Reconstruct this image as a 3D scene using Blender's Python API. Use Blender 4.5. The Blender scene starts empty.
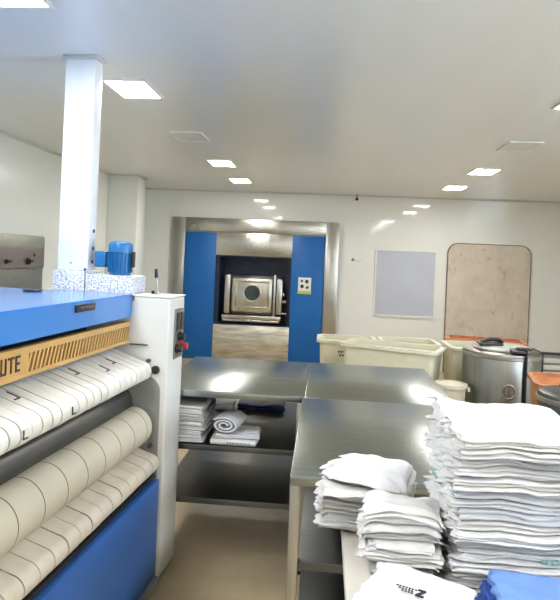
import bpy, bmesh, math, random
from mathutils import Vector, Matrix, noise
PI = math.pi
S = bpy.context.scene
C = S.collection
random.seed(7)

# ------------------------------------------------------------------ materials
def new_mat(name):
    m = bpy.data.materials.new(name); m.use_nodes = True
    nt = m.node_tree
    return m, nt, nt.nodes['Principled BSDF']

def link(nt, a, b): nt.links.new(a, b)

def ramp(nt, fac, stops):
    r = nt.nodes.new('ShaderNodeValToRGB')
    e = r.color_ramp.elements
    e[0].position, e[0].color = stops[0][0], (*stops[0][1], 1)
    e[1].position, e[1].color = stops[-1][0], (*stops[-1][1], 1)
    for p, c in stops[1:-1]:
        k = e.new(p); k.color = (*c, 1)
    link(nt, fac, r.inputs[0])
    return r.outputs[0]

def tex(nt, kind='Noise', scale=5, detail=4, stretch=None, rough=.5):
    tc = nt.nodes.new('ShaderNodeTexCoord'); src = tc.outputs['Object']
    if stretch:
        mp = nt.nodes.new('ShaderNodeMapping'); mp.inputs['Scale'].default_value = stretch
        link(nt, src, mp.inputs[0]); src = mp.outputs[0]
    t = nt.nodes.new('ShaderNodeTex' + kind)
    t.inputs['Scale'].default_value = scale
    if kind == 'Noise':
        t.inputs['Detail'].default_value = detail; t.inputs['Roughness'].default_value = rough
    link(nt, src, t.inputs['Vector'])
    return t

def bump(nt, b, h, strength, dist=.01):
    n = nt.nodes.new('ShaderNodeBump'); n.inputs['Strength'].default_value = strength
    n.inputs['Distance'].default_value = dist
    link(nt, h, n.inputs['Height']); link(nt, n.outputs[0], b.inputs['Normal'])

def plain(name, col, rough=.5, metal=0, vary=.06, scale=6, bmp=0, bscale=60, spec=.5, coat=0):
    m, nt, b = new_mat(name)
    t = tex(nt, 'Noise', scale, 3)
    lo = tuple(max(0, c * (1 - vary)) for c in col); hi = tuple(min(1, c * (1 + vary)) for c in col)
    link(nt, ramp(nt, t.outputs[0], [(.35, lo), (.65, hi)]), b.inputs['Base Color'])
    b.inputs['Roughness'].default_value = rough; b.inputs['Metallic'].default_value = metal
    b.inputs['Specular IOR Level'].default_value = spec
    b.inputs['Coat Weight'].default_value = coat; b.inputs['Coat Roughness'].default_value = .08
    if bmp:
        t2 = tex(nt, 'Noise', bscale, 4); bump(nt, b, t2.outputs[0], bmp)
    return m

def steel(name, col=(.56, .56, .54), rough=.28, stretch=(1, 1, 1), bs=.03, sc=40, aniso=0):
    m, nt, b = new_mat(name)
    t = tex(nt, 'Noise', sc, 3, stretch)
    t2 = tex(nt, 'Noise', 2.3, 4)
    mx = nt.nodes.new('ShaderNodeMix'); mx.data_type = 'RGBA'; mx.blend_type = 'MULTIPLY'
    mx.inputs[0].default_value = 1
    link(nt, ramp(nt, t.outputs[0], [(.3, tuple(c * .88 for c in col)), (.7, tuple(min(1, c * 1.08) for c in col))]), mx.inputs[6])
    link(nt, ramp(nt, t2.outputs[0], [(.3, (.93, .93, .93)), (.7, (1, 1, 1))]), mx.inputs[7])
    link(nt, mx.outputs[2], b.inputs['Base Color'])
    mr = nt.nodes.new('ShaderNodeMapRange'); link(nt, t2.outputs[0], mr.inputs[0])
    mr.inputs[3].default_value = rough * .92; mr.inputs[4].default_value = rough * 1.1
    link(nt, mr.outputs[0], b.inputs['Roughness'])
    b.inputs['Metallic'].default_value = 1
    if aniso:
        b.inputs['Anisotropic'].default_value = aniso
    bump(nt, b, t.outputs[0], bs, .002)
    return m

M = {}
M['wall'] = plain('wall_panel_white', (.80, .81, .765), .055, vary=.02, scale=.8, spec=.5, bmp=.006, bscale=2)
M['left_wall'] = plain('wall_panel_side', (.78, .79, .74), .2, vary=.02, scale=.8, spec=.4)
M['trimw'] = plain('cornice_white', (.62, .62, .58), .4, vary=.02)
M['tub'] = plain('cream_polyethylene', (.74, .71, .53), .42, vary=.04, scale=8)
M['tub_in'] = plain('cream_polyethylene_rim', (.79, .76, .60), .4, vary=.03, scale=8)
M['orange'] = plain('orange_plastic', (.60, .235, .095), .45, vary=.12, scale=10)
M['orange_rim'] = plain('orange_plastic_rim', (.52, .19, .08), .4, vary=.2, scale=25)
M['blue_paint'] = plain('blue_enamel', (.012, .13, .42), .38, vary=.05, scale=3, spec=.35)
M['hood_blue'] = plain('blue_hood_enamel', (.045, .22, .60), .22, vary=.03, scale=3, coat=.4)
M['panel_blue'] = plain('blue_front_enamel', (.03, .13, .43), .35, vary=.05, scale=3)
M['white_enamel'] = plain('cream_white_enamel', (.68, .67, .63), .35, vary=.02)
M['duct'] = plain('white_duct_paint', (.86, .87, .88), .35, vary=.02)
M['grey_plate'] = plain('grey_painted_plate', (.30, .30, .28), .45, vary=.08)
M['dark'] = plain('dark_interior', (.02, .02, .022), .6)
M['black'] = plain('black_rubber', (.015, .015, .017), .4)
M['recess'] = plain('navy_recess', (.008, .018, .05), .35, vary=.2)
M['grille'] = plain('ochre_grille_paint', (.56, .34, .12), .42, vary=.08, scale=8)
M['grille_dark'] = plain('grille_slot_dark', (.10, .045, .015), .6)
M['letter'] = plain('letter_brown', (.055, .03, .02), .5)
M['grey_roll'] = steel('grey_roll_steel', (.20, .20, .20), .38, (1, .1, 1))
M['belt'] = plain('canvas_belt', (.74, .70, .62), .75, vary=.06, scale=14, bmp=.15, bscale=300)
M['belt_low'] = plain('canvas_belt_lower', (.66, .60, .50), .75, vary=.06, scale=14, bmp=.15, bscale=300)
M['lacing'] = plain('lacing_dark', (.06, .06, .06), .5)
M['motor'] = plain('motor_blue', (.015, .15, .36), .35, vary=.08, scale=20)
M['red'] = plain('red_plastic', (.5, .02, .02), .35)
M['linen'] = plain('linen_white', (.77, .765, .76), .85, vary=.03, scale=20, bmp=.35, bscale=45)
M['linen2'] = plain('linen_white_warm', (.75, .735, .715), .85, vary=.04, scale=20, bmp=.4, bscale=35)
M['linen3'] = plain('linen_white_cool', (.66, .67, .70), .85, vary=.05, scale=20, bmp=.4, bscale=40)
M['bluecloth'] = plain('blue_cloth', (.16, .30, .66), .8, vary=.06, scale=20, bmp=.3, bscale=40)
M['bluecloth_d'] = plain('blue_cloth_deep', (.03, .10, .38), .8, vary=.1, scale=20, bmp=.3, bscale=40)
M['navy'] = plain('navy_cloth', (.010, .018, .10), .55, vary=.2, scale=20)
M['laminate'] = plain('cream_laminate', (.74, .69, .60), .35, vary=.02)
M['ink'] = plain('black_ink', (.03, .035, .05), .7)
M['green_ink'] = plain('green_ink', (.35, .55, .50), .8)
M['sticker'] = plain('sticker_white', (.75, .77, .72), .5, vary=.01)
M['lime'] = plain('sticker_lime', (.50, .60, .05), .5, vary=.01)
M['porthole'] = plain('porthole_glass', (.06, .08, .075), .12, vary=.2)
M['pinkish'] = steel('steel_pink_reflection', (.52, .43, .38), .3)  # pink of a reflection in the steel, put into its base colour
M['hatch'] = steel('hatch_steel', (.40, .40, .35), .42)
M['steel_v'] = steel('brushed_steel_vertical', (.58, .57, .53), .30, (60, 60, 1), .03, 3, aniso=.0)
M['steel_h'] = steel('brushed_steel_horizontal', (.60, .58, .52), .2, (1, 60, 60), .7, 3)
M['steel_door'] = steel('door_steel', (.66, .63, .55), .32, (1, 1, 1), .02, 5)
M['steel_table'] = steel('table_steel', (.39, .43, .41), .24, (1, 60, 60), .5, 2.2)
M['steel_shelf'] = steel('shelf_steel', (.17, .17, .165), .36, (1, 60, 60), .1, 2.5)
M['steel_leg'] = steel('leg_steel', (.52, .49, .44), .35, (30, 30, 1), .03, 3)
M['steel_drum'] = steel('drum_steel', (.31, .30, .27), .40, (1, 1, .05), .03, 30)
M['dark_steel'] = steel('dark_steel', (.14, .14, .14), .35)
M['clear_lid'] = plain('milky_lid', (.78, .77, .70), .2, vary=.02)
M['slat_white'] = plain('slat_white', (.62, .60, .54), .5)
M['lamp_frame'] = plain('lamp_frame_white', (.82, .82, .80), .4)

def film_steel():
    m, nt, b = new_mat('steel_with_film')
    t = tex(nt, 'Noise', 3.2, 5, (1, 1, 5.5), .55)
    link(nt, ramp(nt, t.outputs[0], [(.35, (.50, .46, .37)), (.6, (.80, .76, .66))]), b.inputs['Base Color'])
    b.inputs['Metallic'].default_value = .85; b.inputs['Roughness'].default_value = .3
    bump(nt, b, t.outputs[0], .35, .03)
    return m
M['film'] = film_steel()

def foil():
    m, nt, b = new_mat('speckled_foil')
    t = tex(nt, 'Voronoi', 95)
    t2 = tex(nt, 'Noise', 130, 3, None, .7)
    link(nt, ramp(nt, t2.outputs[0], [(.40, (.30, .33, .55)), (.50, (.72, .74, .82)), (.58, (.93, .93, .95))]), b.inputs['Base Color'])
    b.inputs['Metallic'].default_value = .3; b.inputs['Roughness'].default_value = .45
    bump(nt, b, t.outputs['Distance'], .6, .01)
    return m
M['foil'] = foil()

def ceiling_mat():
    m, nt, b = new_mat('ceiling_gloss_panels')
    t = tex(nt, 'Noise', 1.6, 2, (1.6, .12, 1))
    link(nt, ramp(nt, t.outputs[0], [(.3, (.82, .84, .82)), (.7, (.86, .88, .87))]), b.inputs['Base Color'])
    b.inputs['Roughness'].default_value = .24; b.inputs['Specular IOR Level'].default_value = .5
    # long panels, each very slightly cupped
    t2 = nt.nodes.new('ShaderNodeTexWave'); t2.wave_type = 'BANDS'; t2.bands_direction = 'X'
    t2.inputs['Scale'].default_value = 1.55
    tc = nt.nodes.new('ShaderNodeTexCoord'); link(nt, tc.outputs['Object'], t2.inputs['Vector'])
    bump(nt, b, t2.outputs['Fac'], .02, .03)
    return m
M['ceiling'] = ceiling_mat()

def floor_mat():
    m, nt, b = new_mat('beige_epoxy_floor')
    t = tex(nt, 'Noise', 1.7, 6); t2 = tex(nt, 'Noise', 14, 5)
    mx = nt.nodes.new('ShaderNodeMix'); mx.data_type = 'RGBA'; mx.blend_type = 'MULTIPLY'; mx.inputs[0].default_value = 1
    link(nt, ramp(nt, t.outputs[0], [(.3, (.43, .325, .185)), (.7, (.55, .435, .265))]), mx.inputs[6])
    link(nt, ramp(nt, t2.outputs[0], [(.3, (.9, .9, .9)), (.7, (1, 1, 1))]), mx.inputs[7])
    link(nt, mx.outputs[2], b.inputs['Base Color'])
    b.inputs['Roughness'].default_value = .38
    return m
M['floor'] = floor_mat()

def roll_mat():
    m, nt, b = new_mat('padded_roll_cloth')
    tc = nt.nodes.new('ShaderNodeTexCoord'); sp = nt.nodes.new('ShaderNodeSeparateXYZ'); link(nt, tc.outputs['Object'], sp.inputs[0])
    def math_(op, a, v=None):
        n = nt.nodes.new('ShaderNodeMath'); n.operation = op; link(nt, a, n.inputs[0])
        if v is not None: n.inputs[1].default_value = v
        return n.outputs[0]
    y = math_('ADD', sp.outputs[1], 3.0 + .066 - .075)     # wrap seams every 0.149 m
    f = math_('FRACT', math_('DIVIDE', y, .149))
    t = tex(nt, 'Noise', 3, 3)
    base = ramp(nt, t.outputs[0], [(.3, (.55, .50, .385)), (.7, (.61, .56, .44))])
    line = ramp(nt, math_('ABSOLUTE', math_('SUBTRACT', f, .5)), [(.010, (.13, .11, .09)), (.022, (1, 1, 1))])
    mx = nt.nodes.new('ShaderNodeMix'); mx.data_type = 'RGBA'; mx.blend_type = 'MULTIPLY'; mx.inputs[0].default_value = 1
    link(nt, base, mx.inputs[6]); link(nt, line, mx.inputs[7]); link(nt, mx.outputs[2], b.inputs['Base Color'])
    b.inputs['Roughness'].default_value = .8
    return m
M['roll'] = roll_mat()

def board_mat(x0, x1, z0, z1):
    m, nt, b = new_mat('worn_plywood')
    t = tex(nt, 'Noise', 3.0, 8, None, .65); t2 = tex(nt, 'Noise', 14, 6, (1, 1, .55), .6)
    base = ramp(nt, t.outputs[0], [(.28, (.52, .43, .34)), (.5, (.62, .54, .44)), (.72, (.68, .62, .54))])
    spots = ramp(nt, t2.outputs[0], [(.24, (.30, .20, .13)), (.34, (.85, .80, .76)), (.42, (1, 1, 1))])
    mx = nt.nodes.new('ShaderNodeMix'); mx.data_type = 'RGBA'; mx.blend_type = 'MULTIPLY'; mx.inputs[0].default_value = 1
    link(nt, base, mx.inputs[6]); link(nt, spots, mx.inputs[7]); link(nt, mx.outputs[2], b.inputs['Base Color'])
    b.inputs['Roughness'].default_value = .6
    return m
M['board'] = board_mat(0, 0, 0, 0)
M['board_edge'] = plain('rusty_edge', (.20, .13, .085), .8, vary=.5, scale=30)

def pane_mat():
    m, nt, b = new_mat('frosted_blue_pane')
    t = tex(nt, 'Noise', 1.2, 2)
    link(nt, ramp(nt, t.outputs[0], [(.3, (.48, .51, .60)), (.7, (.54, .57, .66))]), b.inputs['Base Color'])
    b.inputs['Roughness'].default_value = .12
    return m
M['pane'] = pane_mat()

def emit(name, col, st):
    m, nt, b = new_mat(name)
    b.inputs['Base Color'].default_value = (*col, 1)
    b.inputs['Emission Color'].default_value = (*col, 1); b.inputs['Emission Strength'].default_value = st
    return m
LAMP = 34
M['lamp'] = emit('led_diffuser', (1.0, .97, .93), LAMP)
M['lamp_cool'] = emit('led_diffuser_cool', (.84, .92, 1.0), LAMP * 1.15)
M['lamp_off'] = plain('led_diffuser_dead', (.80, .80, .78), .3)

# ------------------------------------------------------------------ mesh helpers
class MB:
    def __init__(s): s.bm = bmesh.new()
    def box(s, x0, x1, y0, y1, z0, z1, bev=0, seg=2, rot=None):
        r = bmesh.ops.create_cube(s.bm, size=1)
        vs = r['verts']
        for v in vs:
            v.co = Vector(((x0 + x1) / 2 + v.co.x * (x1 - x0), (y0 + y1) / 2 + v.co.y * (y1 - y0), (z0 + z1) / 2 + v.co.z * (z1 - z0)))
        if bev:
            es = list({e for v in vs for e in v.link_edges})
            r2 = bmesh.ops.bevel(s.bm, geom=es, offset=bev, segments=seg, profile=.5, affect='EDGES')
            vs = list(set(r2['verts']) | {v for v in vs if v.is_valid})
        if rot:
            c, m = rot
            for v in vs: v.co = c + m @ (v.co - c)
        return vs
    def cyl(s, a, b, r, n=24, r2=None, caps=True):
        a, b = Vector(a), Vector(b); d = b - a
        q = d.to_track_quat('Z', 'Y').to_matrix().to_4x4()
        bmesh.ops.create_cone(s.bm, cap_ends=caps, segments=n, radius1=r, radius2=r if r2 is None else r2, depth=d.length,
                              matrix=Matrix.Translation((a + b) / 2) @ q)
    def lathe(s, prof, n=48, c=(0, 0, 0)):
        c = Vector(c); rows = []
        for (r, z) in prof:
            if r < 1e-6: rows.append([s.bm.verts.new(c + Vector((0, 0, z)))])
            else: rows.append([s.bm.verts.new(c + Vector((r * math.cos(2 * PI * k / n), r * math.sin(2 * PI * k / n), z))) for k in range(n)])
        for A, B in zip(rows, rows[1:]):
            for k in range(n):
                j = (k + 1) % n
                if len(A) == 1 and len(B) == 1: continue
                if len(A) == 1: s.bm.faces.new((A[0], B[j], B[k]))
                elif len(B) == 1: s.bm.faces.new((A[k], A[j], B[0]))
                else: s.bm.faces.new((A[k], A[j], B[j], B[k]))
    def tube(s, pts, r, n=10):
        pts = [Vector(p) for p in pts]; rings = []
        for i, p in enumerate(pts):
            d = (pts[min(i + 1, len(pts) - 1)] - pts[max(i - 1, 0)]).normalized()
            q = d.to_track_quat('Z', 'Y').to_matrix()
            rings.append([s.bm.verts.new(p + q @ Vector((r * math.cos(2 * PI * k / n), r * math.sin(2 * PI * k / n), 0))) for k in range(n)])
        for A, B in zip(rings, rings[1:]):
            for k in range(n): s.bm.faces.new((A[k], A[(k + 1) % n], B[(k + 1) % n], B[k]))
        s.bm.faces.new(rings[0][::-1]); s.bm.faces.new(rings[-1])
    def prism(s, poly, y0, y1, axis='Y'):
        """poly: list of (x, z); extruded along y"""
        A = [s.bm.verts.new((x, y0, z)) for x, z in poly]; B = [s.bm.verts.new((x, y1, z)) for x, z in poly]
        n = len(poly)
        for k in range(n): s.bm.faces.new((A[k], A[(k + 1) % n], B[(k + 1) % n], B[k]))
        s.bm.faces.new(A[::-1]); s.bm.faces.new(B)
    def build(s, name, mat, parent=None, origin=None, smooth=35, frame=None):
        """vertices are in the frame of the parent thing (local) unless frame='world'"""
        bmesh.ops.recalc_face_normals(s.bm, faces=s.bm.faces)
        me = bpy.data.meshes.new(name)
        if origin is not None:
            for v in s.bm.verts: v.co -= Vector(origin)
        if smooth:
            a = math.radians(smooth)
            for f in s.bm.faces: f.smooth = True
            for e in s.bm.edges:
                if len(e.link_faces) == 2 and e.calc_face_angle(0) > a: e.smooth = False
        s.bm.to_mesh(me); s.bm.free()
        me.materials.append(mat)
        o = bpy.data.objects.new(name, me); C.objects.link(o)
        if parent: o.parent = parent
        if origin is not None: o.location = origin
        return o

def tag(o, label=None, cat=None, group=None, kind=None):
    if label: o['label'] = label
    if cat: o['category'] = cat
    if group: o['group'] = group
    if kind: o['kind'] = kind
    return o

def empty(name, loc, rz, label, cat, group=None):
    o = bpy.data.objects.new(name, None); C.objects.link(o)
    o.location = loc; o.rotation_euler = (0, 0, rz); o.empty_display_size = .1
    return tag(o, label, cat, group)

def box(name, b, mat, parent=None, bev=0, origin=None, seg=2):
    m = MB(); m.box(*b, bev=bev, seg=seg)
    return m.build(name, mat, parent, origin)

ORD = ['top', 'second', 'third', 'fourth', 'fifth', 'sixth', 'seventh', 'eighth', 'ninth', 'tenth', 'eleventh', 'twelfth',
       'thirteenth', 'fourteenth', 'fifteenth', 'sixteenth', 'seventeenth', 'eighteenth']

# ------------------------------------------------------------------ room
XL, XR, YB, YF, H = -2.85, 4.3, 9.15, -2.4, 2.6
def struct(name, b, mat, **k): return tag(box(name, b, mat, **k), kind='structure')
struct('floor', (XL - .1, XR + .1, YF - .1, YB + .5, -.1, 0), M['floor'])
struct('ceiling', (XL - .1, XR + .1, YF - .1, YB + .1, H, H + .1), M['ceiling'])
struct('wall_left', (XL - .1, XL, YF, YB, 0, H), M['left_wall'])

# back wall with the opening the washer is set into
wb = MB()
OX0, OX1, OZ = -1.62, -.52, 1.62
wb.box(XL, OX0, YB, YB + .1, 0, H); wb.box(OX1, XR, YB, YB + .1, 0, H); wb.box(OX0, OX1, YB, YB + .1, OZ, H); wb.box(OX0, OX1, YB, YB + .1, 0, .54)
tag(wb.build('wall_back', M['wall']), kind='structure')
# wall behind the camera, and the side wall with an unseen strip window added for cool fill daylight
struct('wall_front', (XL, XR, YF - .1, YF, 0, H), M['wall'])
wr = MB()
WY0, WY1, WZ0, WZ1 = -.6, 3.4, 1.15, 2.25
wr.box(XR, XR + .1, YF, WY0, 0, H); wr.box(XR, XR + .1, WY1, YB, 0, H); wr.box(XR, XR + .1, WY0, WY1, 0, WZ0); wr.box(XR, XR + .1, WY0, WY1, WZ1, H)
tag(wr.build('wall_right', M['wall']), kind='structure')
wf = MB()
for a in (WY0, (WY0 + WY1) / 2 - .02, WY1 - .04): wf.box(XR + .02, XR + .08, a, a + .04, WZ0 + .04, WZ1 - .04)
wf.box(XR + .02, XR + .08, WY0, WY1, WZ0, WZ0 + .04); wf.box(XR + .02, XR + .08, WY0, WY1, WZ1 - .04, WZ1)
tag(wf.build('added_fill_window', M['lamp_frame']), kind='structure')
# boxed-out corner of the side wall
struct('wall_corner', (XL, -2.455, 7.62, 7.98, 0, H - .001), M['left_wall'], bev=.012)
struct('trim_1', (XL + .001, XR, YB - .018, YB - .001, H - .022, H - .001), M['trimw'])
struct('trim_2', (XL + .001, XL + .018, YF, 7.6, H - .022, H - .001), M['trimw'])
struct('trim_3', (XL + .02, -2.437, 7.602, 7.619, H - .022, H - .002), M['trimw'])
struct('trim_4', (-2.454, -2.437, 7.62, 7.98, H - .022, H - .002), M['trimw'])

# pass-through pane on the back wall
w1 = tag(box('window_1', (.775, 1.645, YB - .012, YB - .002, .815, 1.775), M['pane']), kind='structure')
f = MB()
for b in ((.755, .775, 1.795, .795), (1.645, 1.665, 1.795, .795)):
    f.box(b[0], b[1], YB - .022, YB - .001, b[3], b[2])
f.box(.775, 1.645, YB - .022, YB - .001, 1.775, 1.795); f.box(.775, 1.645, YB - .026, YB - .001, .785, .815)
f.build('window_frame', M['wall'], w1)

# ------------------------------------------------------------------ ceiling lights
def light(x, y, label, mat='lamp', w=.235, d=.36):
    t = empty('ceiling_light', (x, y, H), 0, label, 'ceiling light', 'flush square LED ceiling lights')
    m = MB()
    for a in ((-w / 2 - .016, -w / 2, -d / 2 - .016, d / 2 + .016), (w / 2, w / 2 + .016, -d / 2 - .016, d / 2 + .016),
              (-w / 2, w / 2, -d / 2 - .016, -d / 2), (-w / 2, w / 2, d / 2, d / 2 + .016)):
        m.box(*a, -.012, -.0005)
    m.build('frame', M['lamp_frame'], t)
    box('diffuser', (-w / 2, w / 2, -d / 2, d / 2, -.008, -.001), M[mat], t)
    return t
Ys = [7.82, 6.4, 5.02, 3.68, 2.30, 1.0, -.35]
where = ['nearest the back wall', 'second from the back wall', 'third from the back wall', 'fourth from the back wall',
         'fifth from the back wall', 'sixth from the back wall', 'seventh from the back wall', 'eighth from the back wall']
for i, y in enumerate(Ys):
    if i == 2: light(-1.18, y, 'unlit pale ceiling panel in the left row, between two lit ones', 'lamp_off')
    elif i == 4: light(-1.29, y - .10, 'bright ceiling light at the top left corner, in front of the white duct', 'lamp_cool')
    else: light(-1.21 if i == 3 else -1.15, y - (.09 if i == 3 else 0), 'lit white ceiling panel in the left row, ' + (where[i] if i != 3 else 'the large one right of the duct'))
for i, y in enumerate(Ys):
    if i == 2: light(1.55, 5.05, 'unlit pale ceiling panel in the right row, between two lit ones', 'lamp_off'); continue
    light(1.62 if i < 3 else 1.49, y + (.03 if i != 3 else -.05), 'lit white ceiling panel in the right row, ' + (where[i] if i != 3 else 'cut by the right edge of the photo'),
          'lamp_cool' if i == 3 else 'lamp')

# small things on the ceiling and back wall
t = empty('ceiling_sensor', (.44, 9.05, H), 0, 'tiny black sensor hanging from the ceiling line at the back wall', 'sensor')
m = MB(); m.cyl((0, 0, -.001), (0, 0, -.05), .008, 12); m.build('stem', M['dark_steel'], t)
m = MB(); m.lathe([(0, -.095), (.02, -.088), (.024, -.07), (.018, -.052), (0, -.05)], 16); m.build('head', M['black'], t)
t = empty('wall_hook', (.42, YB, 1.62), 0, 'tiny dark hook on the back wall left of the pane', 'hook')
m = MB(); m.cyl((0, -.001, 0), (0, -.02, 0), .022, 16); m.build('base', M['dark_steel'], t)
m = MB(); m.tube([(0, -.02, 0), (.02, -.05, -.005), (.07, -.06, -.01), (.13, -.055, -.012)], .006, 8); m.build('arm', M['steel_door'], t)

# steel cabinet on the left wall
t = empty('wall_cabinet', (XL, 5.3, 0), 0, 'shallow steel cabinet on the left wall behind the ironer, with a pinkish upper front', 'cabinet')
box('body', (.001, .06, -.75, .47, .75, 1.715), M['hatch'], t, bev=.004)
box('door', (.06, .078, -.72, .455, 1.405, 1.70), M['hatch'], t, bev=.004)
d = box('window_strip', (.078, .082, -.66, .44, 1.42, 1.60), M['pinkish'], t)
for yy, s_ in ((-.27, .02), (.12, .03)):
    m = MB(); m.cyl((.082, yy, 1.47), (.10, yy, 1.47), s_, 16); m.box(.10, .115, yy - .01, yy + .05, 1.462, 1.482, .003); m.build('latch', M['black'], t)
m = MB(); m.cyl((.082, .24, 1.53), (.09, .24, 1.53), .014, 12); m.build('lock', M['dark_steel'], t)

# ------------------------------------------------------------------ barrier washer set into the back wall
W = empty('barrier_washer', (-1.07, YB, 0), 0, 'built-in barrier washer with blue side panels and a square steel door', 'washing machine')
X = lambda x: x + 1.07
yf = -.05
def wbx(name, x0, x1, y0, y1, z0, z1, mat, par=W, bev=.004):
    return box(name, (X(x0), X(x1), y0, y1, z0, z1), M[mat], par, bev)
wbx('surround_post', -2.355, -2.155, yf - .02, -.002, 0, 2.17, 'steel_v')
wbx('surround_post', .0, .20, yf - .02, -.002, 0, 2.17, 'steel_v')
wbx('surround_beam', -2.153, -.002, yf - .02, -.002, 1.965, 2.17, 'steel_h')
wbx('blue_panel', -2.15, -1.67, yf, -.002, .0, 1.95, 'blue_paint')
wbx('blue_panel', -.50, -.005, yf, -.002, .0, 1.95, 'blue_paint')
wbx('top_panel', -1.668, -.502, yf - .005, -.002, 1.61, 1.962, 'steel_h')
wbx('lower_panel', -1.668, -.502, yf - .012, -.002, .0, .55, 'film')
m = MB()
m.box(X(-1.617), X(-1.60), yf, .40, .55, 1.61); m.box(X(-.54), X(-.523), yf, .40, .55, 1.61)
m.box(X(-1.60), X(-.54), yf, .40, 1.59, 1.61); m.box(X(-1.60), X(-.54), yf, .40, .55, .57); m.box(X(-1.6), X(-.54), .38, .40, .57, 1.59)
m.box(X(-1.668), X(-1.617), yf, -.002, .55, 1.61); m.box(X(-.523), X(-.502), yf, -.002, .55, 1.61)
m.build('door_recess', M['recess'], W)
# square steel door with porthole, in its frame
m = MB(); m.box(X(-1.50), X(-.66), .12, .379, .66, 1.30, .01); m.build('drum_housing', M['dark_steel'], W)
D = MB(); D.box(X(-1.42), X(-.78), .03, .118, .74, 1.28, .035, 3); D = D.build('door', M['steel_door'], W)
m = MB()
m.box(X(-1.37), X(-.83), .018, .029, 1.20, 1.235, .004); m.box(X(-1.37), X(-.83), .018, .029, .80, .835, .004)
m.box(X(-1.37), X(-1.335), .018, .029, .836, 1.199, .004); m.box(X(-.865), X(-.83), .018, .029, .836, 1.199, .004)
m.build('raised_border', M['steel_h'], D)
m = MB(); c = Vector((X(-1.095), .02, 1.045))
bmesh.ops.create_cone(m.bm, cap_ends=True, segments=40, radius1=.125, radius2=.115, depth=.02, matrix=Matrix.Translation(c) @ Matrix.Rotation(PI / 2, 4, 'X'))
m.build('porthole', M['porthole'], D)
m = MB()
n = 48
for k in range(n):
    pass
m.tube([(c.x + .13 * math.cos(2 * PI * k / 36), c.y - .002, c.z + .13 * math.sin(2 * PI * k / 36)) for k in range(37)], .012, 8)
m.build('porthole_ring', M['steel_door'], D)
m = MB(); m.box(X(-1.52), X(-1.44), .0, .118, .72, 1.31, .01); m.build('hinge_bar', M['steel_v'], W)
m = MB(); m.box(X(-.765), X(-.735), .0, .118, .70, 1.33, .006); m.box(X(-.72), X(-.63), -.01, .118, .73, 1.27, .02); m.build('lock_bar', M['steel_v'], W)
for (xa, xb, yy, zz, rr) in ((-.628, -.57, .03, .93, .02), (-.628, -.60, .03, 1.04, .03), (-.63, -.555, .0, .75, .012)):
    m = MB(); m.cyl((X(xa), yy, zz), (X(xb), yy, zz), rr, 12); m.build('lock_bolt', M['steel_door'], W)
m = MB(); m.box(X(-1.55), X(-.64), -.03, .118, .64, .70, .01); m.box(X(-1.53), X(-.66), -.04, .1, .60, .638, .008); m.build('door_sill', M['steel_h'], W)
# pictogram sticker on the right blue panel
st = wbx('sticker', -.39, -.195, yf - .004, yf - .0005, 1.07, 1.32, 'sticker', bev=0)
wbx('sticker_band', -.395, -.19, yf - .007, yf - .0045, 1.07, 1.115, 'lime', st, 0)
for (dx, dz, r) in ((.055, .195, .018), (.13, .19, .028), (.06, .115, .028), (.14, .10, .022)):
    m = MB(); m.cyl((X(-.39) + dx, yf - .0045, 1.07 + dz), (X(-.39) + dx, yf - .007, 1.07 + dz), r, 20); m.build('pictogram', M['ink'], st)
for (xx, zz, rr) in ((-2.02, 2.03, .03), (-1.93, 2.01, .02)):
    m = MB(); m.cyl((X(xx), yf - .021, zz), (X(xx), yf - .032, zz), rr, 16); m.build('screw_cap', M['steel_leg'], W)

# worn plywood board on the wall
def rrect(x0, x1, z0, z1, r, n=8):
    p = [(x0, z0), (x1, z0)]
    p += [(x1 - r + r * math.cos(a), z1 - r + r * math.sin(a)) for a in [PI / 2 * k / n for k in range(n + 1)]]
    p += [(x0 + r + r * math.cos(a), z1 - r + r * math.sin(a)) for a in [PI / 2 + PI / 2 * k / n for k in range(n + 1)]]
    return p
Bd = empty('plywood_board', (2.43, YB, 0), 0, 'large worn plywood board with rounded top corners fixed to the back wall', 'board')
m = MB(); m.prism(rrect(-.596, .596, .012, 1.921, .145), -.036, -.004); m.build('panel', M['board'], Bd)
m = MB(); o_ = rrect(-.61, .61, .0, 1.935, .155); i_ = rrect(-.597, .597, .012, 1.922, .146)
nn = len(o_)
for y0 in (-.032,):
    A = [m.bm.verts.new((x, y0, z)) for x, z in o_]; B = [m.bm.verts.new((x, y0, z)) for x, z in i_]
    A2 = [m.bm.verts.new((x, -.003, z)) for x, z in o_]; B2 = [m.bm.verts.new((x, -.003, z)) for x, z in i_]
    for k in range(nn):
        j = (k + 1) % nn
        m.bm.faces.new((A[k], A[j], B[j], B[k])); m.bm.faces.new((A[k], A2[k], A2[j], A[j])); m.bm.faces.new((B[k], B[j], B2[j], B2[k])); m.bm.faces.new((A2[k], B2[k], B2[j], A2[j]))
m.build('edge_strip', M['board_edge'], Bd)

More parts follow.
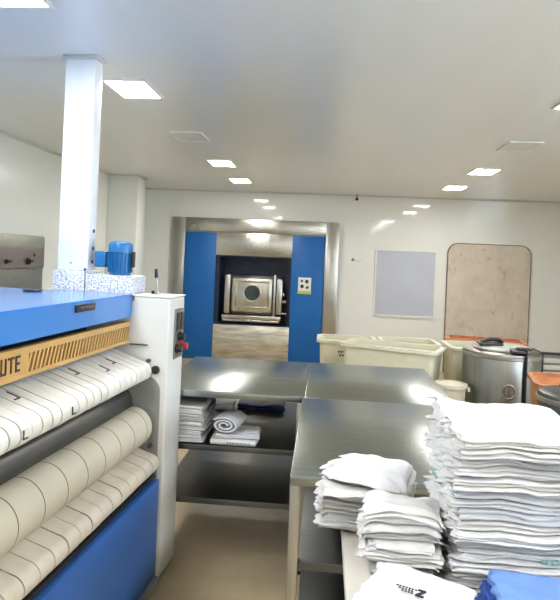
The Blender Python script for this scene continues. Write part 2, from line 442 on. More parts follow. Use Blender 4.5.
# ------------------------------------------------------------------ steel worktables
def table(x0, x1, y0, y1, label, h=.89, shelves=(.605, .325), bars=True):
    t = empty('steel_worktable', ((x0 + x1) / 2, (y0 + y1) / 2, 0), 0, label, 'table', 'stainless steel worktables in the middle of the room')
    w, d = (x1 - x0) / 2, (y1 - y0) / 2
    m = MB(); m.box(-w, w, -d, d, h - .036, h, .005, 2); m.build('tabletop', M['steel_table'], t)
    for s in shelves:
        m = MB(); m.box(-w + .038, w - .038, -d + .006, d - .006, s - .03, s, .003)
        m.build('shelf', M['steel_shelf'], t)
    for sx in (-1, 1):
        for sy in (-1, 1):
            cx, cy = sx * (w - .019), sy * (d - .022)
            m = MB(); m.box(cx - .018, cx + .018, cy - .018, cy + .018, .02, h - .037, .004)
            l = m.build('leg', M['steel_leg'], t)
            m = MB(); m.cyl((cx, cy, .0), (cx, cy, .0195), .016, 14); m.build('foot', M['black'], l)
    return t
table(-.87, -.078, 3.105, 4.14, 'steel worktable on the left, beside the ironer, with linen on its middle shelf')
table(-.075, .70, 3.0835, 4.14, 'steel worktable on the far right, in front of the cream tubs')
table(-.085, .69, 1.97, 3.081, 'near steel worktable, behind the piles of white linen')

# cream table carrying the linen
t = empty('cream_table', (.55, 1.35, 0), 0, 'cream topped table in the right foreground carrying the linen piles', 'table')
box('tabletop', (-.472, .55, -.55, .51, .818, .85), M['laminate'], t, bev=.004)
for sx in (-.44, .50):
    for sy in (-.50, .46):
        box('leg', (sx, sx + .04, sy, sy + .04, 0, .8175), M['laminate'], t, bev=.004)

# ------------------------------------------------------------------ linen
def surface(t0, wave, droop, lift, wrinkle, pseed, w, d, k=0):
    """height of the face between two folded pieces, in the pile's own coordinates"""
    def h(x, y):
        z = t0 + wave * 1.5 * noise.noise(Vector((x * 9 + pseed, y * 9, pseed * 1.7 + k * .12)))
        z += wave * .5 * noise.noise(Vector((x * 24 + k, y * 24, pseed + k * .4)))
        ex = abs(x) / (w / 2); ey = abs(y) / (d / 2)
        z -= droop * (max(0, ex - .55) ** 2 + max(0, ey - .6) ** 2) * 3
        if lift: z += lift * math.exp(-(((x + w / 2) / .07) ** 2 + ((y - d / 2) / .09) ** 2))
        if wrinkle: z += wrinkle * (1 - abs(noise.noise(Vector((x * 13 + pseed, y * 17, 3.3)))) * 3.2) * max(0, min(1, (1 - ex) * 6, (1 - ey) * 6))
        return z
    return h

def cloth_bm(w, d, lo, hi, T, layers, seed, rag=0.0, wave=.004, loose=.006, crease=.007, N=180):
    """T maps a point of this piece into the pile's coordinates"""
    m = MB(); bm = m.bm
    rc = .008; per = []; P = 2 * (w + d)
    for k in range(N):
        s = P * k / N
        if s < w: x, y = -w / 2 + s, -d / 2
        elif s < w + d: x, y = w / 2, -d / 2 + (s - w)
        elif s < 2 * w + d: x, y = w / 2 - (s - w - d), d / 2
        else: x, y = -w / 2, d / 2 - (s - 2 * w - d)
        ix = max(-w / 2 + rc, min(w / 2 - rc, x)); iy = max(-d / 2 + rc, min(d / 2 - rc, y))
        v = Vector((x - ix, y - iy)); nrm = v.normalized() if v.length > 1e-6 else Vector((0, 0))
        per.append((Vector((ix, iy)) + nrm * rc, nrm))
    EPS = .0011
    def both(x, y):
        p = T(x, y); a = lo(*p) + EPS; b = hi(*p) - EPS
        return a, max(b, a + .004)
    rows_n = layers * 6; rows = []
    for i in range(rows_n + 1):
        s = i / rows_n
        li = min(layers - 1, int(s * layers)); ls = s * layers - li
        prof = math.sin(PI * ls) ** .55 if 0 < ls < 1 else 0
        bell = math.sin(PI * s); row = []
        for (p, nrm) in per:
            lay = noise.noise(Vector((p.x * 7 + seed * 3.1, p.y * 7, li * 5.3 + seed))) * loose
            lay += noise.noise(Vector((seed * 1.3, li * 9.7, nrm.x * 2 + nrm.y * 5))) * loose * 1.5
            r_ = 0
            if rag:
                k_ = max(0, -nrm.x)
                r_ = rag * k_ * (noise.noise(Vector((p.y * 36, li * 3.7 + s * 3, seed))) * 1.3 + .2 * math.sin(p.y * 120 + li * 2.4 + seed))
            q = p + nrm * (-crease * (1 - prof) + lay + r_)
            a, b = both(q.x, q.y); th = b - a
            dz = min(wave * 1.3, th * .28) * noise.noise(Vector((p.x * 16, p.y * 16 + seed, li * 3.3 + seed)))
            if rag: dz += min(rag * .5, th * .25) * max(0, -nrm.x) * noise.noise(Vector((p.y * 40 + 7, seed, li)))
            row.append(bm.verts.new((q.x, q.y, a + s * th + dz * bell)))
        rows.append(row)
    for A, B in zip(rows, rows[1:]):
        for k in range(N): bm.faces.new((A[k], A[(k + 1) % N], B[(k + 1) % N], B[k]))
    for top in (True, False):
        prev = rows[-1] if top else rows[0]
        for f_ in (.955, .9, .82, .73, .63, .52, .40, .28, .16, .07):
            cur = []
            for (p, nrm) in per:
                q = p * f_; cur.append(bm.verts.new((q.x, q.y, both(q.x, q.y)[1 if top else 0])))
            for k in range(N): bm.faces.new((prev[k], prev[(k + 1) % N], cur[(k + 1) % N], cur[k]))
            prev = cur
        bm.faces.new(prev)
    return m

def place_cloth(name, x, y, z, rot, w, d, lo, hi, off, layers, seed, mat, label, cat, group, **k):
    """x, y, z, rot: the pile's frame; off: this piece's shift and twist inside it"""
    ox, oy, orot = off; c, s_ = math.cos(orot), math.sin(orot)
    T = lambda px, py: (ox + c * px - s_ * py, oy + s_ * px + c * py)
    m = cloth_bm(w, d, lo, hi, T, layers, seed, **k)
    o = m.build(name, M[mat], smooth=75)
    C2, S2 = math.cos(rot), math.sin(rot)
    o.location = (x + C2 * ox - S2 * oy, y + S2 * ox + C2 * oy, z); o.rotation_euler = (0, 0, rot + orot)
    return tag(o, label, cat, group)

def cloth(name, x, y, z, w, d, t, rot, layers, seed, pseed, mat, label, cat, group, wave=.004, droop=0, rag=0, loose=.006, wrinkle=0):
    return place_cloth(name, x, y, z, rot, w, d, lambda a, b: 0, surface(t, wave * .6, min(droop, t * .3), 0, wrinkle, pseed, w, d), (0, 0, 0), layers, seed, mat, label, cat, group, rag=rag, wave=wave, loose=loose)

def pile(name, x, y, z0, z1, w, d, n, rot, where, kind, cat, group, seed, layers=(2, 3), mats=('linen', 'linen', 'linen2'), jit=.008,
         droop=0, lift=0, wrinkle=0, wave=.004, labels=None, step=(0, 0), pick=None, **k):
    rnd = random.Random(seed)
    ws = [rnd.uniform(.7, 1.35) for _ in range(n)]; tot = sum(ws); z = 0; out = []
    surf = [lambda a, b: 0]
    for i in range(n):
        z += (z1 - z0) * ws[i] / tot; fr = (i + 1) / n
        surf.append(surface(z, wave * (.3 + .7 * fr), droop * fr, lift * fr ** 2, wrinkle if i == n - 1 else 0, seed * .31, w, d, i))
    for i in range(n):
        k_ = n - 1 - i
        lab = f'{kind}, {ORD[k_]} from the top of {where}' if k_ else f'{kind}, the top one of {where}'
        if i == 0: lab = f'{kind}, the lowest of {where}'
        if labels: lab = labels[i]
        off = (step[0] * i + rnd.uniform(-jit, jit), step[1] * i + rnd.uniform(-jit, jit), rnd.uniform(-.04, .04))
        o = place_cloth(name, x, y, z0, rot, w + rnd.uniform(-jit, jit) * 2.4, d + rnd.uniform(-jit, jit) * 2, surf[i], surf[i + 1], off,
                        rnd.randint(*layers), seed + i * 1.37, pick[i] if pick else rnd.choice(mats), lab, cat, group, wave=wave, **k)
        out.append(o)
    return out

# tall pile
tall = pile('folded_sheet', .492, 1.600, .852, 1.207, .320, .36, 15, -.02, 'the tall linen pile', 'white folded sheet', 'sheet',
            'folded sheets in the tall pile', 31, layers=(2, 3), rag=.017, wave=.009, loose=.009, droop=.008, jit=.010, crease=.012, lift=.020, wrinkle=.002)
# ragged piles of towels
pile('folded_towel',   .150, 1.735, .852, 1.018, .225, .19, 11, -.22, 'the pile at the table corner', 'white folded towel', 'towel',
     'folded towels in the corner pile', 52, layers=(1, 3), mats=('linen', 'linen2', 'linen2'), rag=.032, wave=.014, loose=.013, droop=.016, jit=.012, crease=.014, wrinkle=.002)
pile('folded_towel', .216, 1.524, .852, 1.004, .165, .16, 9, -.10, 'the short pile between corner and tall piles', 'white folded towel', 'towel',
     'folded towels in the short middle pile', 77, layers=(1, 3), mats=('linen', 'linen2', 'linen2'), rag=.016, wave=.012, loose=.011, droop=.012, jit=.009, crease=.014, wrinkle=.002)
# low pile of pillowcases at the bottom edge, the top one printed
low = pile('folded_pillowcase', .205, 1.240, .852, .925, .205, .215, 4, -.45, 'the low pile at the bottom edge', 'white folded pillowcase', 'pillowcase',
     'folded pillowcases in the low pile', 91, layers=(1, 2), mats=('linen',), rag=.010, wave=.010, loose=.010, droop=.006, jit=.008, wrinkle=.004)
topc = low[-1]
ztop = max(v.co.z for v in topc.data.vertices if abs(v.co.x) < .05 and abs(v.co.y - .005) < .04)
m = MB()
zt = ztop - .0015
def stroke(m, a, b, wd, z):
    a, b = Vector(a), Vector(b); d = (b - a).normalized() * .0; n_ = Vector((-(b - a).y, (b - a).x)).normalized() * wd / 2
    vs = [m.bm.verts.new((p.x, p.y, z)) for p in (a + n_, b + n_, b - n_, a - n_)]
    v2 = [m.bm.verts.new((p.x, p.y, z + .002)) for p in (a + n_, b + n_, b - n_, a - n_)]
    m.bm.faces.new(vs[::-1]); m.bm.faces.new(v2)
    for k in range(4): m.bm.faces.new((vs[k], vs[(k + 1) % 4], v2[(k + 1) % 4], v2[k]))
PX, PY = .002, .0
stroke(m, (PX, PY + .022), (PX + .016, PY + .022), .005, zt); stroke(m, (PX + .015, PY + .022), (PX + .001, PY), .005, zt); stroke(m, (PX, PY), (PX + .017, PY), .005, zt)
for r_, (a, b) in enumerate(((-.045, -.006), (-.038, -.008), (-.03, -.008))):
    q = a
    while q < b:
        stroke(m, (PX + q, PY + .018 - r_ * .008), (PX + q + .0045, PY + .018 - r_ * .007), .0022, zt); q += .0065
m.build('print', M['ink'], topc)
# blue cloths in front of the tall pile
pile('folded_cloth', .507, 1.212, .852, .926, .31, .30, 3, -.10, '', '', 'cloth', 'blue folded cloths by the tall pile', 205, layers=(1, 2),
     labels=['blue folded cloth, the lowest of the three in front of the tall pile', 'blue folded cloth, the middle one of the three in front of the tall pile',
             'bright blue folded cloth lying on top of two others in front of the tall pile'], pick=['bluecloth_d', 'bluecloth_d', 'bluecloth'],
     step=(.010, .002), jit=.004, rag=.008, wave=.008, loose=.006, wrinkle=.004, crease=.010)
# green hem print on two sheets of the tall pile
for idx, axis, lx in ((3, 1, .03), (8, 0, -.02)):
    o = tall[idx]; vs = [v.co for v in o.data.vertices]; zs = [v.z for v in vs]; zm = (min(zs) + max(zs)) / 2
    m = MB()
    for q in range(5):
        a_ = lx + q * .012
        near = [v for v in vs if abs(v[1 - axis] - a_ - .004) < .008 and abs(v.z - zm) < .009]
        e_ = min(v[axis] for v in near)
        m.box(*((a_, a_ + .008, e_ - .002, e_ + .004) if axis == 1 else (e_ - .002, e_ + .004, a_, a_ + .008)), zm - .004, zm + .004)
    m.build('hem_print', M['green_ink'], o)

# linen on the shelf of the left table
pile('folded_sheet', -.700, 3.30, .611, .80, .19, .36, 9, 0.0, 'the shelf pile beside the ironer', 'white folded sheet', 'sheet',
     'folded sheets on the table shelf', 120, layers=(1, 2), mats=('linen', 'linen3'), rag=.008, wave=.005, loose=.008, jit=.008)
cloth('folded_towel', -.44, 3.20, .611, .25, .20, .030, 0, 1, 5.5, 3, 'linen', 'flat white folded towel with grey print, on the shelf under the other towels', 'towel', 'towels lying on the table shelf', wave=.003)
tw = C.objects['folded_towel'] if False else bpy.context.scene.objects[-1]
cloth('folded_towel', -.425, 3.21, .643, .23, .18, .024, .06, 2, 8.5, 3, 'linen3', 'flat pale grey folded towel under the rolled one on the shelf', 'towel', 'towels lying on the table shelf', wave=.003)
# rolled towel: a spiral sweep
m = MB(); turns = 2.4; n = 90; rings = []
for k in range(n + 1):
    a = 2 * PI * turns * k / n; ro = .014 + .035 * k / n; ri = ro - .0085
    rings.append([m.bm.verts.new((r_ * math.cos(a) * 1.6, yy, r_ * math.sin(a) * .92)) for yy in (-.09, .09) for r_ in (ro, ri)])
for A, B in zip(rings, rings[1:]):
    for (i, j) in ((0, 2), (2, 3), (3, 1), (1, 0)): m.bm.faces.new((A[i], A[j], B[j], B[i]))
m.bm.faces.new((rings[0][0], rings[0][2], rings[0][3], rings[0][1])); m.bm.faces.new((rings[-1][0], rings[-1][1], rings[-1][3], rings[-1][2]))
o = m.build('rolled_towel', M['linen3'], smooth=40); o.location = (-.475, 3.20, .712); o.rotation_euler = (0, 0, -.15)
tag(o, 'rolled white towel lying on the flat folded towels on the shelf', 'towel', 'towels lying on the table shelf')
m = MB()
for q in range(9): m.box(-.03 + q * .014, -.021 + q * .014, -.1035, -.099, .009, .019)
for ob in list(C.objects):
    if ob.get('label', '').startswith('flat white folded towel with grey'): m.build('print', M['grey_plate'], ob); break
cloth('folded_cloth', -.37, 3.91, .611, .30, .16, .045, 0, 2, 61, 4, 'navy', 'dark navy folded cloth at the back of the shelf', 'cloth', None, wave=.01, droop=.01)
cloth('folded_cloth', -.635, 3.90, .611, .17, .16, .035, 0, 1, 64, 4, 'linen', 'white folded cloth at the back of the shelf beside the navy one', 'cloth', None, wave=.004)

# ------------------------------------------------------------------ tubs and bins
def open_bin(name, x, y, rz, w, d, h, taper, label, cat, group, mats=('tub', 'tub_in'), rim=.03, t=.012, z0=0.0, sag=0):
    T = empty(name, (x, y, 0), rz, label, cat, group)
    m = MB(); bm = m.bm
    def ring(wx, dy, z, rc=.05, n=6):
        out = []
        for (cx, cy, a0) in ((wx / 2 - rc, dy / 2 - rc, 0), (-wx / 2 + rc, dy / 2 - rc, PI / 2), (-wx / 2 + rc, -dy / 2 + rc, PI), (wx / 2 - rc, -dy / 2 + rc, 1.5 * PI)):
            for k in range(n + 1):
                a = a0 + PI / 2 * k / n
                out.append(bm.verts.new((cx + rc * math.cos(a), cy + rc * math.sin(a), z)))
        return out
    def skin(R):
        for A, B in zip(R, R[1:]):
            n_ = len(A)
            for k in range(n_): bm.faces.new((A[k], A[(k + 1) % n_], B[(k + 1) % n_], B[k]))
    f0 = 1 - taper
    outer = [ring(w * f0, d * f0, z0), ring(w * (f0 + taper * .5), d * (f0 + taper * .5), h * .5), ring(w * .992, d * .992, h - .03)]
    inner = [ring(w * .992 - 2 * t, d * .992 - 2 * t, h - .03), ring(w * f0 - 2 * t, d * f0 - 2 * t, z0 + .03)]
    skin(outer + inner); bm.faces.new(outer[0][::-1]); bm.faces.new(inner[-1])
    m.build('body', M[mats[0]], T, smooth=50)
    m = MB(); bm = m.bm
    skin_r = [ring(w - 2 * t - .002, d - 2 * t - .002, h - .029), ring(w - 2 * t - .002, d - 2 * t - .002, h - .002), ring(w + .004, d + .004, h, .055),
              ring(w + 2 * rim, d + 2 * rim, h - .006, .07), ring(w + 2 * rim, d + 2 * rim, h - .034, .07), ring(w + .01, d + .01, h - .029, .055)]
    skin(skin_r + [skin_r[0]])
    m.build('rim', M[mats[1]], T, smooth=40)
    return T
G = 'cream laundry tubs along the back wall'
t1 = open_bin('laundry_tub', .26, 6.30, 0, .56, .44, .80, .14, 'cream laundry tub with dark lettering, leftmost, next to the blue washer', 'tub', G)
m = MB()
for r_ in range(2):
    q = -.09 if r_ == 0 else -.06
    for k in range(6 if r_ == 0 else 5):
        m.box(-.09 + r_ * .015 + k * .026, -.09 + r_ * .015 + k * .026 + .018, -.216, -.211, .672 - r_ * .036, .690 - r_ * .036)
m.build('lettering', M['ink'], t1)
open_bin('laundry_tub', .655, 5.60, -.375, .86, .36, .85, .16, 'widest cream laundry tub, set at an angle in front of the others', 'tub', G)
open_bin('laundry_tub', .90, 6.34, .03, .54, .46, .80, .14, 'cream laundry tub mostly hidden behind the wide angled one', 'tub', G)
open_bin('laundry_tub', 1.49, 6.10, 0, .46, .50, .82, .12, 'cream laundry tub directly behind the steel spin drum', 'tub', G)
open_bin('orange_bin', 1.80, 6.80, -.15, .78, .40, .80, .14, 'orange plastic bin at the foot of the plywood board', 'bin', 'orange plastic bins', ('orange', 'orange_rim'))
open_bin('orange_bin', 1.80, 4.22, -.20, .66, .46, .85, .14, 'orange plastic bin at the right edge, in front of the slatted rack', 'bin', 'orange plastic bins', ('orange', 'orange_rim'), rim=.02)

# round bucket
t = empty('round_bucket', (1.085, 5.08, 0), 0, 'small round cream bucket between the near tables and the steel drum', 'bucket')
m = MB(); m.lathe([(0, .0), (.10, .0), (.104, .02), (.12, .60), (.113, .60), (.097, .03), (0, .025)], 40); m.build('body', M['tub'], t)
m = MB(); m.lathe([(.114, .601), (.116, .622), (.132, .622), (.134, .595), (.1215, .595), (.1215, .601)], 40); m.build('rim', M['tub_in'], t)
m = MB(); m.lathe([(0, .606), (.112, .606), (.112, .615), (0, .612)], 40); m.build('lid', M['tub_in'], t)
for sx in (-1, 1): m = MB(); m.box(sx * .145 - .01, sx * .145 + .01, -.02, .02, .56, .594, .004); m.build('ear', M['tub_in'], t)

# spin drum
t = empty('spin_drum', (1.54, 5.28, 0), 0, 'large round stainless steel spin drum with a black lid handle', 'extractor')
R = .318
m = MB(); m.lathe([(0, .0), (R, 0), (R, .875), (R - .006, .89), (R - .02, .897), (.21, .902), (0, .902)], 72); m.build('body', M['steel_drum'], t, smooth=30)
m = MB(); m.lathe([(R + .001, .845), (R + .006, .85), (R + .006, .872), (R + .001, .877)], 72); m.build('band', M['steel_leg'], t)
m = MB(); m.lathe([(.235, .9035), (.24, .915), (.225, .93), (.12, .945), (0, .948)], 56); ld = m.build('lid', M['clear_lid'], t)
m = MB(); m.tube([(-.20 + .0, -.12, .935), (-.19, -.11, .965), (-.12, -.06, .985), (-.04, -.04, .985), (.0, -.05, .958)], .017, 10)
m.box(-.22, -.02, -.14, -.02, .944, .962, .008); m.build('lid_handle', M['black'], ld)
m = MB(); m.box(.00, .14, -.315, -.17, .905, .935, .006); m.build('latch_plate', M['dark_steel'], t)
m = MB(); m.box(.04, .145, -.335, -.26, .937, .957, .006); m.build('latch', M['black'], t)
a = math.radians(-71)
m = MB(); cx, cy = (R + .014) * math.cos(a), (R + .014) * math.sin(a)
m.tube([(cx * .93, cy * .93, .935), (cx, cy, .925), (cx, cy, .88), (cx, cy, .5), (cx, cy, .05)], .012, 10); m.build('cable', M['black'], t)
a = math.radians(-94); c = Vector(((R + .003) * math.cos(a), (R + .003) * math.sin(a), .60))
m = MB()
q = Matrix.Rotation(a + PI / 2, 3, 'Z')
m.tube([c + q @ Vector((.05 * math.cos(2 * PI * k / 28), 0.004 * math.cos(4 * PI * k / 28), .055 * math.sin(2 * PI * k / 28))) for k in range(29)], .005, 8)
m.tube([c + q @ Vector((-.018, -.002, -.025)), c + q @ Vector((-.018, -.002, .025))], .004, 6)
m.tube([c + q @ Vector((.012, -.002, -.025)), c + q @ Vector((.012, -.002, .025))], .004, 6)
m.build('badge', M['steel_leg'], t)

t = empty('small_drum', (1.51, 3.58, 0), 0, 'smaller dark steel drum cut by the right edge of the photo', 'extractor')
m = MB(); m.lathe([(0, 0), (.24, 0), (.24, .87), (.232, .89), (.20, .90), (0, .90)], 64); m.build('body', M['dark_steel'], t, smooth=30)
m = MB(); m.lathe([(.241, .84), (.247, .845), (.247, .865), (.241, .87)], 64); m.build('band', M['steel_leg'], t)
m = MB(); m.lathe([(0, .955), (.02, .95), (.026, .93), (.014, .915), (.014, .901), (0, .901)], 20, (-.105, .0, 0)); m.build('knob', M['black'], t)

t = empty('slatted_rack', (2.62, 6.66, 0), 0, 'white slatted rack with a dark top rail at the right edge', 'rack')
for k in range(9): box('slat', (-.28, .30, -.15, -.13, .04 + k * .072, .04 + k * .072 + .048), M['slat_white'], t, bev=.003)
box('rail', (-.32, .34, -.16, -.12, .70, .725), M['black'], t, bev=.003)
for sx in (-.30, .32):
    for sy in (-.14, .16): box('post', (sx - .015, sx + .015, sy - .015, sy + .015, 0, .6995), M['black'], t, bev=.003)
for sx in (-.30, .32): box('side_rail', (sx - .012, sx + .012, -.119, .145, .70, .724), M['black'], t, bev=.003)
box('back_panel', (-.28, .30, .15, .16, .04, .69), M['grey_plate'], t)

# ------------------------------------------------------------------ flatwork ironer (local x: towards the aisle, y: along the rolls)
IR = empty('flatwork_ironer', (-.736, 2.846, 0), -math.radians(4.24), 'big blue and white flatwork ironer with canvas feed belts on the left', 'ironer')
Y0, Y1 = -2.72, -.004
hood = MB()
poly = [(-.185, 1.395), (-.192, 1.283), (-.22, 1.283), (-1.36, 1.283), (-1.36, 1.395)]
hood.prism(poly, Y0, Y1)
bmesh.ops.bevel(hood.bm, geom=[e for e in hood.bm.edges if abs(e.verts[0].co.y - e.verts[1].co.y) > 1], offset=.006, segments=2, affect='EDGES')
hd = hood.build('hood', M['hood_blue'], IR, smooth=30)
m = MB(); m.box(-.187, -.178, -.585, -.42, 1.352, 1.383, .003); m.build('hood_handle', M['black'], hd)
m = MB(); m.box(-.179, -.172, -.56, -.445, 1.362, 1.373, .003); m.build('handle_grip', M['dark_steel'], hd)
m = MB(); m.box(-.178, -.174, -.03, -.012, 1.365, 1.39); m.build('hood_hinge', M['dark_steel'], hd)
m = MB(); m.lathe([(.0, .0), (.035, 0), (.045, .004), (.045, .008), (0, .008)], 24, (-.62, -.16, 1.3955)); m.build('hood_cap', M['dark_steel'], hd)
box('body', (-1.30, -.42, Y0, Y1, .02, 1.275), M['dark'], IR)
# ochre grille, leaning slightly, slots cut as real openings with dark backing
gz0, gz1, gx = 1.158, 1.262, -.197
m = MB(); m.box(gx - .030, gx - .022, Y0, Y1, gz0, gz1); gb = m.build('grille_backing', M['grille_dark'], IR)
m = MB()
m.box(gx - .02, gx, Y0, Y1, gz1 - .024, gz1, .002); m.box(gx - .02, gx + .003, Y0, Y1, gz0, gz0 + .016, .002)
m.box(gx - .02, gx, Y0, -.875, gz0 + .016, gz1 - .024)
ns = 31; p0, p1 = -.868, -.012; st_ = (p1 - p0) / ns
for k in range(ns + 1):
    yc = p0 + k * st_; hw = st_ * .21; sl = .012
    z0_, z1_ = gz0 + .016, gz1 - .024
    vs = []
    for xx in (gx - .02, gx - .001):
        for (yy, zz) in ((yc - hw - sl, z0_), (yc + hw - sl, z0_), (yc + hw + sl, z1_), (yc - hw + sl, z1_)):
            vs.append(m.bm.verts.new((xx, min(yy, Y1), zz)))
    for f_ in ((0, 1, 2, 3), (7, 6, 5, 4), (0, 4, 5, 1), (1, 5, 6, 2), (2, 6, 7, 3), (3, 7, 4, 0)): m.bm.faces.new([vs[i] for i in f_])
gr = m.build('grille', M['grille'], IR, smooth=0)
# the end of the maker's name, cut out in dark letters: U T E
m = MB()
zb, zt_ = 1.186, 1.240
def L(y0, y1, z0, z1): m.box(gx + .0005, gx + .003, y0, y1, z0, z1)
e0 = -.955; L(e0, e0 + .007, zb, zt_); L(e0, e0 + .026, zt_ - .008, zt_); L(e0, e0 + .023, (zb + zt_) / 2 - .004, (zb + zt_) / 2 + .004); L(e0, e0 + .026, zb, zb + .008)
t0 = -.997; L(t0, t0 + .034, zt_ - .008, zt_); L(t0 + .0135, t0 + .0205, zb, zt_ - .008)
u0 = -1.036; L(u0, u0 + .007, zb, zt_); L(u0 + .023, u0 + .030, zb, zt_); L(u0, u0 + .030, zb, zb + .008)
m.build('lettering', M['letter'], gr, smooth=0)
box('grille_bracket', (-.19, -.10, -.014, -.005, 1.150, 1.156), M['dark_steel'], IR)

def belt_profile(cx, cz, r, slope, back, low, th):
    a0 = math.atan2(1, slope)   # normal of the upper run
    pts = []
    nx, nz = math.sin(math.atan(slope)), math.cos(math.atan(slope))
    tx, tz = cx + r * nx, cz + r * nz
    pts.append((back, tz + (tx - back) * slope)); pts.append((tx - .06, tz + .06 * slope))
    a_start = math.atan2(nz, nx)
    for k in range(13):
        a = a_start - (a_start + PI / 2) * k / 12
        pts.append((cx + r * math.cos(a), cz + r * math.sin(a)))
    pts.append((back, low))
    return pts
def belt(y0, y1, cx, cz, r, slope, back, low, mat, rr):
    o_ = belt_profile(cx, cz, r, slope, back, low, 0); i_ = belt_profile(cx, cz, r - .0035, slope, back, low + .0035, 0)
    m = MB(); A = [[m.bm.verts.new((p[0], y, p[1])) for p in o_] for y in (y0, y1)]; B = [[m.bm.verts.new((p[0], y, p[1])) for p in i_] for y in (y0, y1)]
    n_ = len(o_)
    for k in range(n_ - 1):
        m.bm.faces.new((A[0][k], A[0][k + 1], A[1][k + 1], A[1][k])); m.bm.faces.new((B[0][k], B[1][k], B[1][k + 1], B[0][k + 1]))
        m.bm.faces.new((A[0][k], B[0][k], B[0][k + 1], A[0][k + 1])); m.bm.faces.new((A[1][k], A[1][k + 1], B[1][k + 1], B[1][k]))
    m.bm.faces.new((A[0][0], A[1][0], B[1][0], B[0][0])); m.bm.faces.new((A[0][-1], B[0][-1], B[1][-1], A[1][-1]))
    return m.build('feed_belt', M[mat], IR, smooth=40)
rnd = random.Random(5)
bp = .0605; k = 0; y = -.022
UC = (-.116, 1.030, .045, .33, -.415, .995)
while y - bp > Y0:
    gap = rnd.choice((.004, .005, .008, .010))
    b_ = belt(y - bp + gap, y, *UC[:2], UC[2] + rnd.uniform(-.001, .001), *UC[3:], 'belt', rnd)
    if k in (3, 5, 8, 12, 15, 17, 20, 24):
        mm = MB(); xx = -.14 - rnd.uniform(0, .06); zz = lambda x: UC[1] + UC[2] * .95 + (-.101 - x) * .33
        mm.prism([(xx - .05, zz(xx - .05) + .001), (xx, zz(xx) + .001), (xx, zz(xx) + .0035), (xx - .05, zz(xx - .05) + .0035)], y - .016, y - .012)
        mm.prism([(xx - .004, zz(xx - .004) + .001), (xx + .001, zz(xx) + .001), (xx + .001, zz(xx) + .0035), (xx - .004, zz(xx - .004) + .0035)], y - .045, y - .0165)
        if k in (12, 17): mm = MB(); mm.box(-.0715, -.067, y - bp + .01, y - .025, 1.016, 1.020); mm.box(-.0715, -.067, y - bp + .01, y - bp + .013, 1.0205, 1.045)
        mm.build('lacing', M['lacing'], b_)
    y -= bp; k += 1
m = MB(); m.cyl((UC[0], Y0, UC[1]), (UC[0], -.004, UC[1]), .039, 28); m.build('nose_roller', M['dark_steel'], IR)
m = MB(); m.cyl((-.254, Y0, .868), (-.254, -.004, .868), .088, 40); m.build('pressure_roller', M['grey_roll'], IR)
m = MB()
m.cyl((-.150, Y0, .760), (-.150, -.022, .760), .0945, 56); br = m.build('padded_roll', M['roll'], IR)
m = MB(); m.cyl((-.150, -.0215, .760), (-.150, -.003, .760), .03, 20); m.build('roll_shaft', M['dark_steel'], br)
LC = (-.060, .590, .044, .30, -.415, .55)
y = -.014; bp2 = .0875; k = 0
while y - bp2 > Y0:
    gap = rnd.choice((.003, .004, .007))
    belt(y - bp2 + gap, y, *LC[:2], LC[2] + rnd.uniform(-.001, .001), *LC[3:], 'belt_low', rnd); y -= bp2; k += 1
m = MB(); m.cyl((LC[0], Y0, LC[1]), (LC[0], -.004, LC[1]), .038, 28); m.build('nose_roller', M['dark_steel'], IR)
box('front_rail', (-.30, -.035, Y0, Y1, .520, .538), M['black'], IR)
box('inner_plate', (-.415, -.40, Y0, Y1, .06, 1.18), M['dark'], IR)
fp = box('front_panel', (-.05, -.014, Y0, Y1 - .003, .05, .512), M['panel_blue'], IR, bev=.004)
box('kick_rail', (-.10, .004, Y0, Y1, .0, .046), M['grey_plate'], IR, bev=.003)
box('panel_base', (-.40, -.055, Y0, Y1, .05, .515), M['dark'], IR)
# end cabinets
def cabinet(y0, y1):
    cb = box('end_cabinet', (-.70, 0, y0, y1, .03, 1.383), M['white_enamel'], IR, bev=.010, seg=3)
    return cb
cb = cabinet(0, .235)
m = MB(); m.box(-.705, .004, -.0015, .239, 1.3835, 1.389, .002); m.build('cabinet_top', M['white_enamel'], IR)
box('cabinet_foot', (-.69, -.01, .01, .225, 0, .0295), M['grey_plate'], IR)
cb2 = cabinet(Y0 - .30, Y0 - .004)
box('cabinet_foot', (-.69, -.01, Y0 - .29, Y0 - .02, 0, .0295), M['grey_plate'], IR)
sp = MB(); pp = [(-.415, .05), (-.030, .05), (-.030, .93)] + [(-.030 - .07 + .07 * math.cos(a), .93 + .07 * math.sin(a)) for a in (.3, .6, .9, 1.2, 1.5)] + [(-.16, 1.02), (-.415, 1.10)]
sp.prism(pp, -.0035, -.0005); sp.build('shade_plate', M['grey_plate'], IR)  # grey sheet stands in for the shade by the rolls on the cabinet face
m = MB(); m.cyl((-.056, -.002, 1.036), (-.056, -.016, 1.036), .020, 24); m.build('bearing_cap', M['black'], cb)
m = MB(); m.cyl((-.092, -.001, 1.078), (-.092, -.02, 1.078), .010, 14); m.build('stop_knob', M['dark_steel'], cb)
m = MB(); m.cyl((-.066, -.0045, .670), (-.066, -.02, .670), .012, 14); m.build('stop_knob', M['dark_steel'], cb)
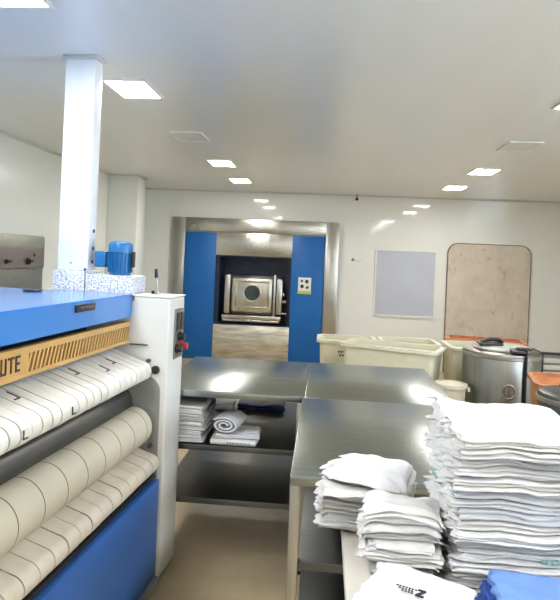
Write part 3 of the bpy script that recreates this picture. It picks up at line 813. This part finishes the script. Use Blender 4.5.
# controls on the aisle side
cp = box('control_panel', (.0, .005, .075, .220, 1.075, 1.325), M['hatch'], IR, bev=.002)
box('meter', (.005, .011, .10, .145, 1.215, 1.305), M['dark_steel'], cp, bev=.002)
box('meter', (.005, .011, .16, .20, 1.215, 1.305), M['dark_steel'], cp, bev=.002)
for (yy, zz, r_, mt, ln) in ((.15, 1.182, .021, 'black', .03), (.115, 1.125, .019, 'black', .03), (.185, 1.130, .019, 'red', .035)):
    m = MB(); m.cyl((.005, yy, zz), (.012, yy, zz), r_ * 1.2, 20); m.cyl((.012, yy, zz), (.005 + ln, yy, zz), r_, 20, r_ * .85)
    o = m.build('knob', M[mt], cp)
    if mt == 'red': o['label'] = 'red stop button'
# foil wrapped housings, lever on the cabinet top
box('foil_duct_base', (-.648, -.474, .06, .232, 1.390, 1.492), M['foil'], IR, bev=.006)
box('foil_fan_housing', (-.470, -.215, .06, .232, 1.390, 1.478), M['foil'], IR, bev=.006)
m = MB(); m.cyl((-.120, .15, 1.389), (-.120, .15, 1.40), .012, 14); m.cyl((-.120, .15, 1.40), (-.128, .15, 1.475), .0045, 10); lv = m.build('lever', M['steel_leg'], IR)
m = MB(); m.cyl((-.128, .15, 1.472), (-.131, .15, 1.518), .009, 12, .007); m.build('lever_grip', M['black'], lv)
m = MB(); m.cyl((-.150, .17, 1.389), (-.150, .17, 1.405), .009, 12); m.build('bolt', M['black'], IR)
# electric motor, standing on the fan housing
m = MB(); m.lathe([(0, 0), (.052, 0), (.055, .006), (.055, .112), (.062, .113), (.062, .150), (.055, .163), (.03, .172), (0, .173)], 36, (-.327, .155, 1.4805))
for k in range(20):
    a = 2 * PI * k / 20; c0 = Vector((-.327, .155, 1.54)); 
    m.box(c0.x + .054, c0.x + .062, c0.y - .0018, c0.y + .0018, 1.492, 1.590, rot=(Vector((c0.x, c0.y, 1.54)), Matrix.Rotation(a, 3, 'Z')))
mt = m.build('motor', M['motor'], IR)
m = MB(); m.box(-.456, -.392, .12, .19, 1.515, 1.598, .008); m.box(-.392, -.374, .135, .175, 1.53, 1.585); m.build('terminal_box', M['motor'], mt)
m = MB(); m.box(-.262, -.254, .135, .175, 1.52, 1.60, .002); m.build('name_plate', M['black'], mt)

# exhaust duct up to the ceiling
Du = empty('exhaust_duct', (-.736, 2.846, 0), -math.radians(4.24), 'tall white square exhaust duct rising from the ironer to the ceiling', 'duct')
dx0, dx1, dy0, dy1 = -.652, -.488, .115, .200
m = MB(); m.box(dx0, dx1, dy0, dy1, 1.4935, 2.59, .003); du = m.build('shaft', M['duct'], Du)
box('ceiling_flange', (dx0 - .012, dx1 + .012, dy0 - .012, dy1 + .012, 2.580, 2.599), M['trimw'], Du, bev=.002)
m = MB()
for zz in (1.53, 1.60, 1.69): m.box(dx1, dx1 + .006, dy0 + .045, dy0 + .06, zz, zz + .018, .002)
m.build('clips', M['dark_steel'], Du)
m = MB(); m.cyl((dx1 - .01, dy0 - .001, 1.50), (dx1 - .01, dy0 - .008, 1.50), .006, 10); m.cyl((dx0 + .075, dy0 - .001, 1.53), (dx0 + .075, dy0 - .006, 1.53), .004, 10); m.build('screws', M['dark_steel'], Du)

# ------------------------------------------------------------------ world, camera, view
w = bpy.data.worlds.new('sky'); S.world = w; w.use_nodes = True
bg = w.node_tree.nodes['Background']; bg.inputs[0].default_value = (.70, .84, 1.0, 1); bg.inputs[1].default_value = 7.0

cam = bpy.data.cameras.new('camera'); co = bpy.data.objects.new('camera', cam); C.objects.link(co); S.camera = co
cam.lens = 36.0; cam.sensor_width = 36.0; cam.sensor_fit = 'AUTO'; cam.shift_y = -.07; cam.clip_start = .02
TH = math.atan(45 / 600); PH = .042
fwd = Vector((-math.sin(TH), math.cos(TH), 0)); r0 = Vector((math.cos(TH), math.sin(TH), 0)); up = Vector((0, 0, 1))
r = r0 * math.cos(PH) + up * math.sin(PH); u = -r0 * math.sin(PH) + up * math.cos(PH)
mw = Matrix((( r.x, u.x, -fwd.x, 0), (r.y, u.y, -fwd.y, 0), (r.z, u.z, -fwd.z, 1.6), (0, 0, 0, 1)))
co.matrix_world = mw
S.view_settings.view_transform = 'Standard'; S.view_settings.look = 'None'; S.view_settings.gamma = 1; S.view_settings.use_curve_mapping = False
S.view_settings.exposure = 1.08
S.cycles.use_denoising = True; S.cycles.max_bounces = 8; S.cycles.diffuse_bounces = 5; S.cycles.glossy_bounces = 4
S.cycles.sample_clamp_indirect = 8; S.cycles.caustics_reflective = False; S.cycles.caustics_refractive = False
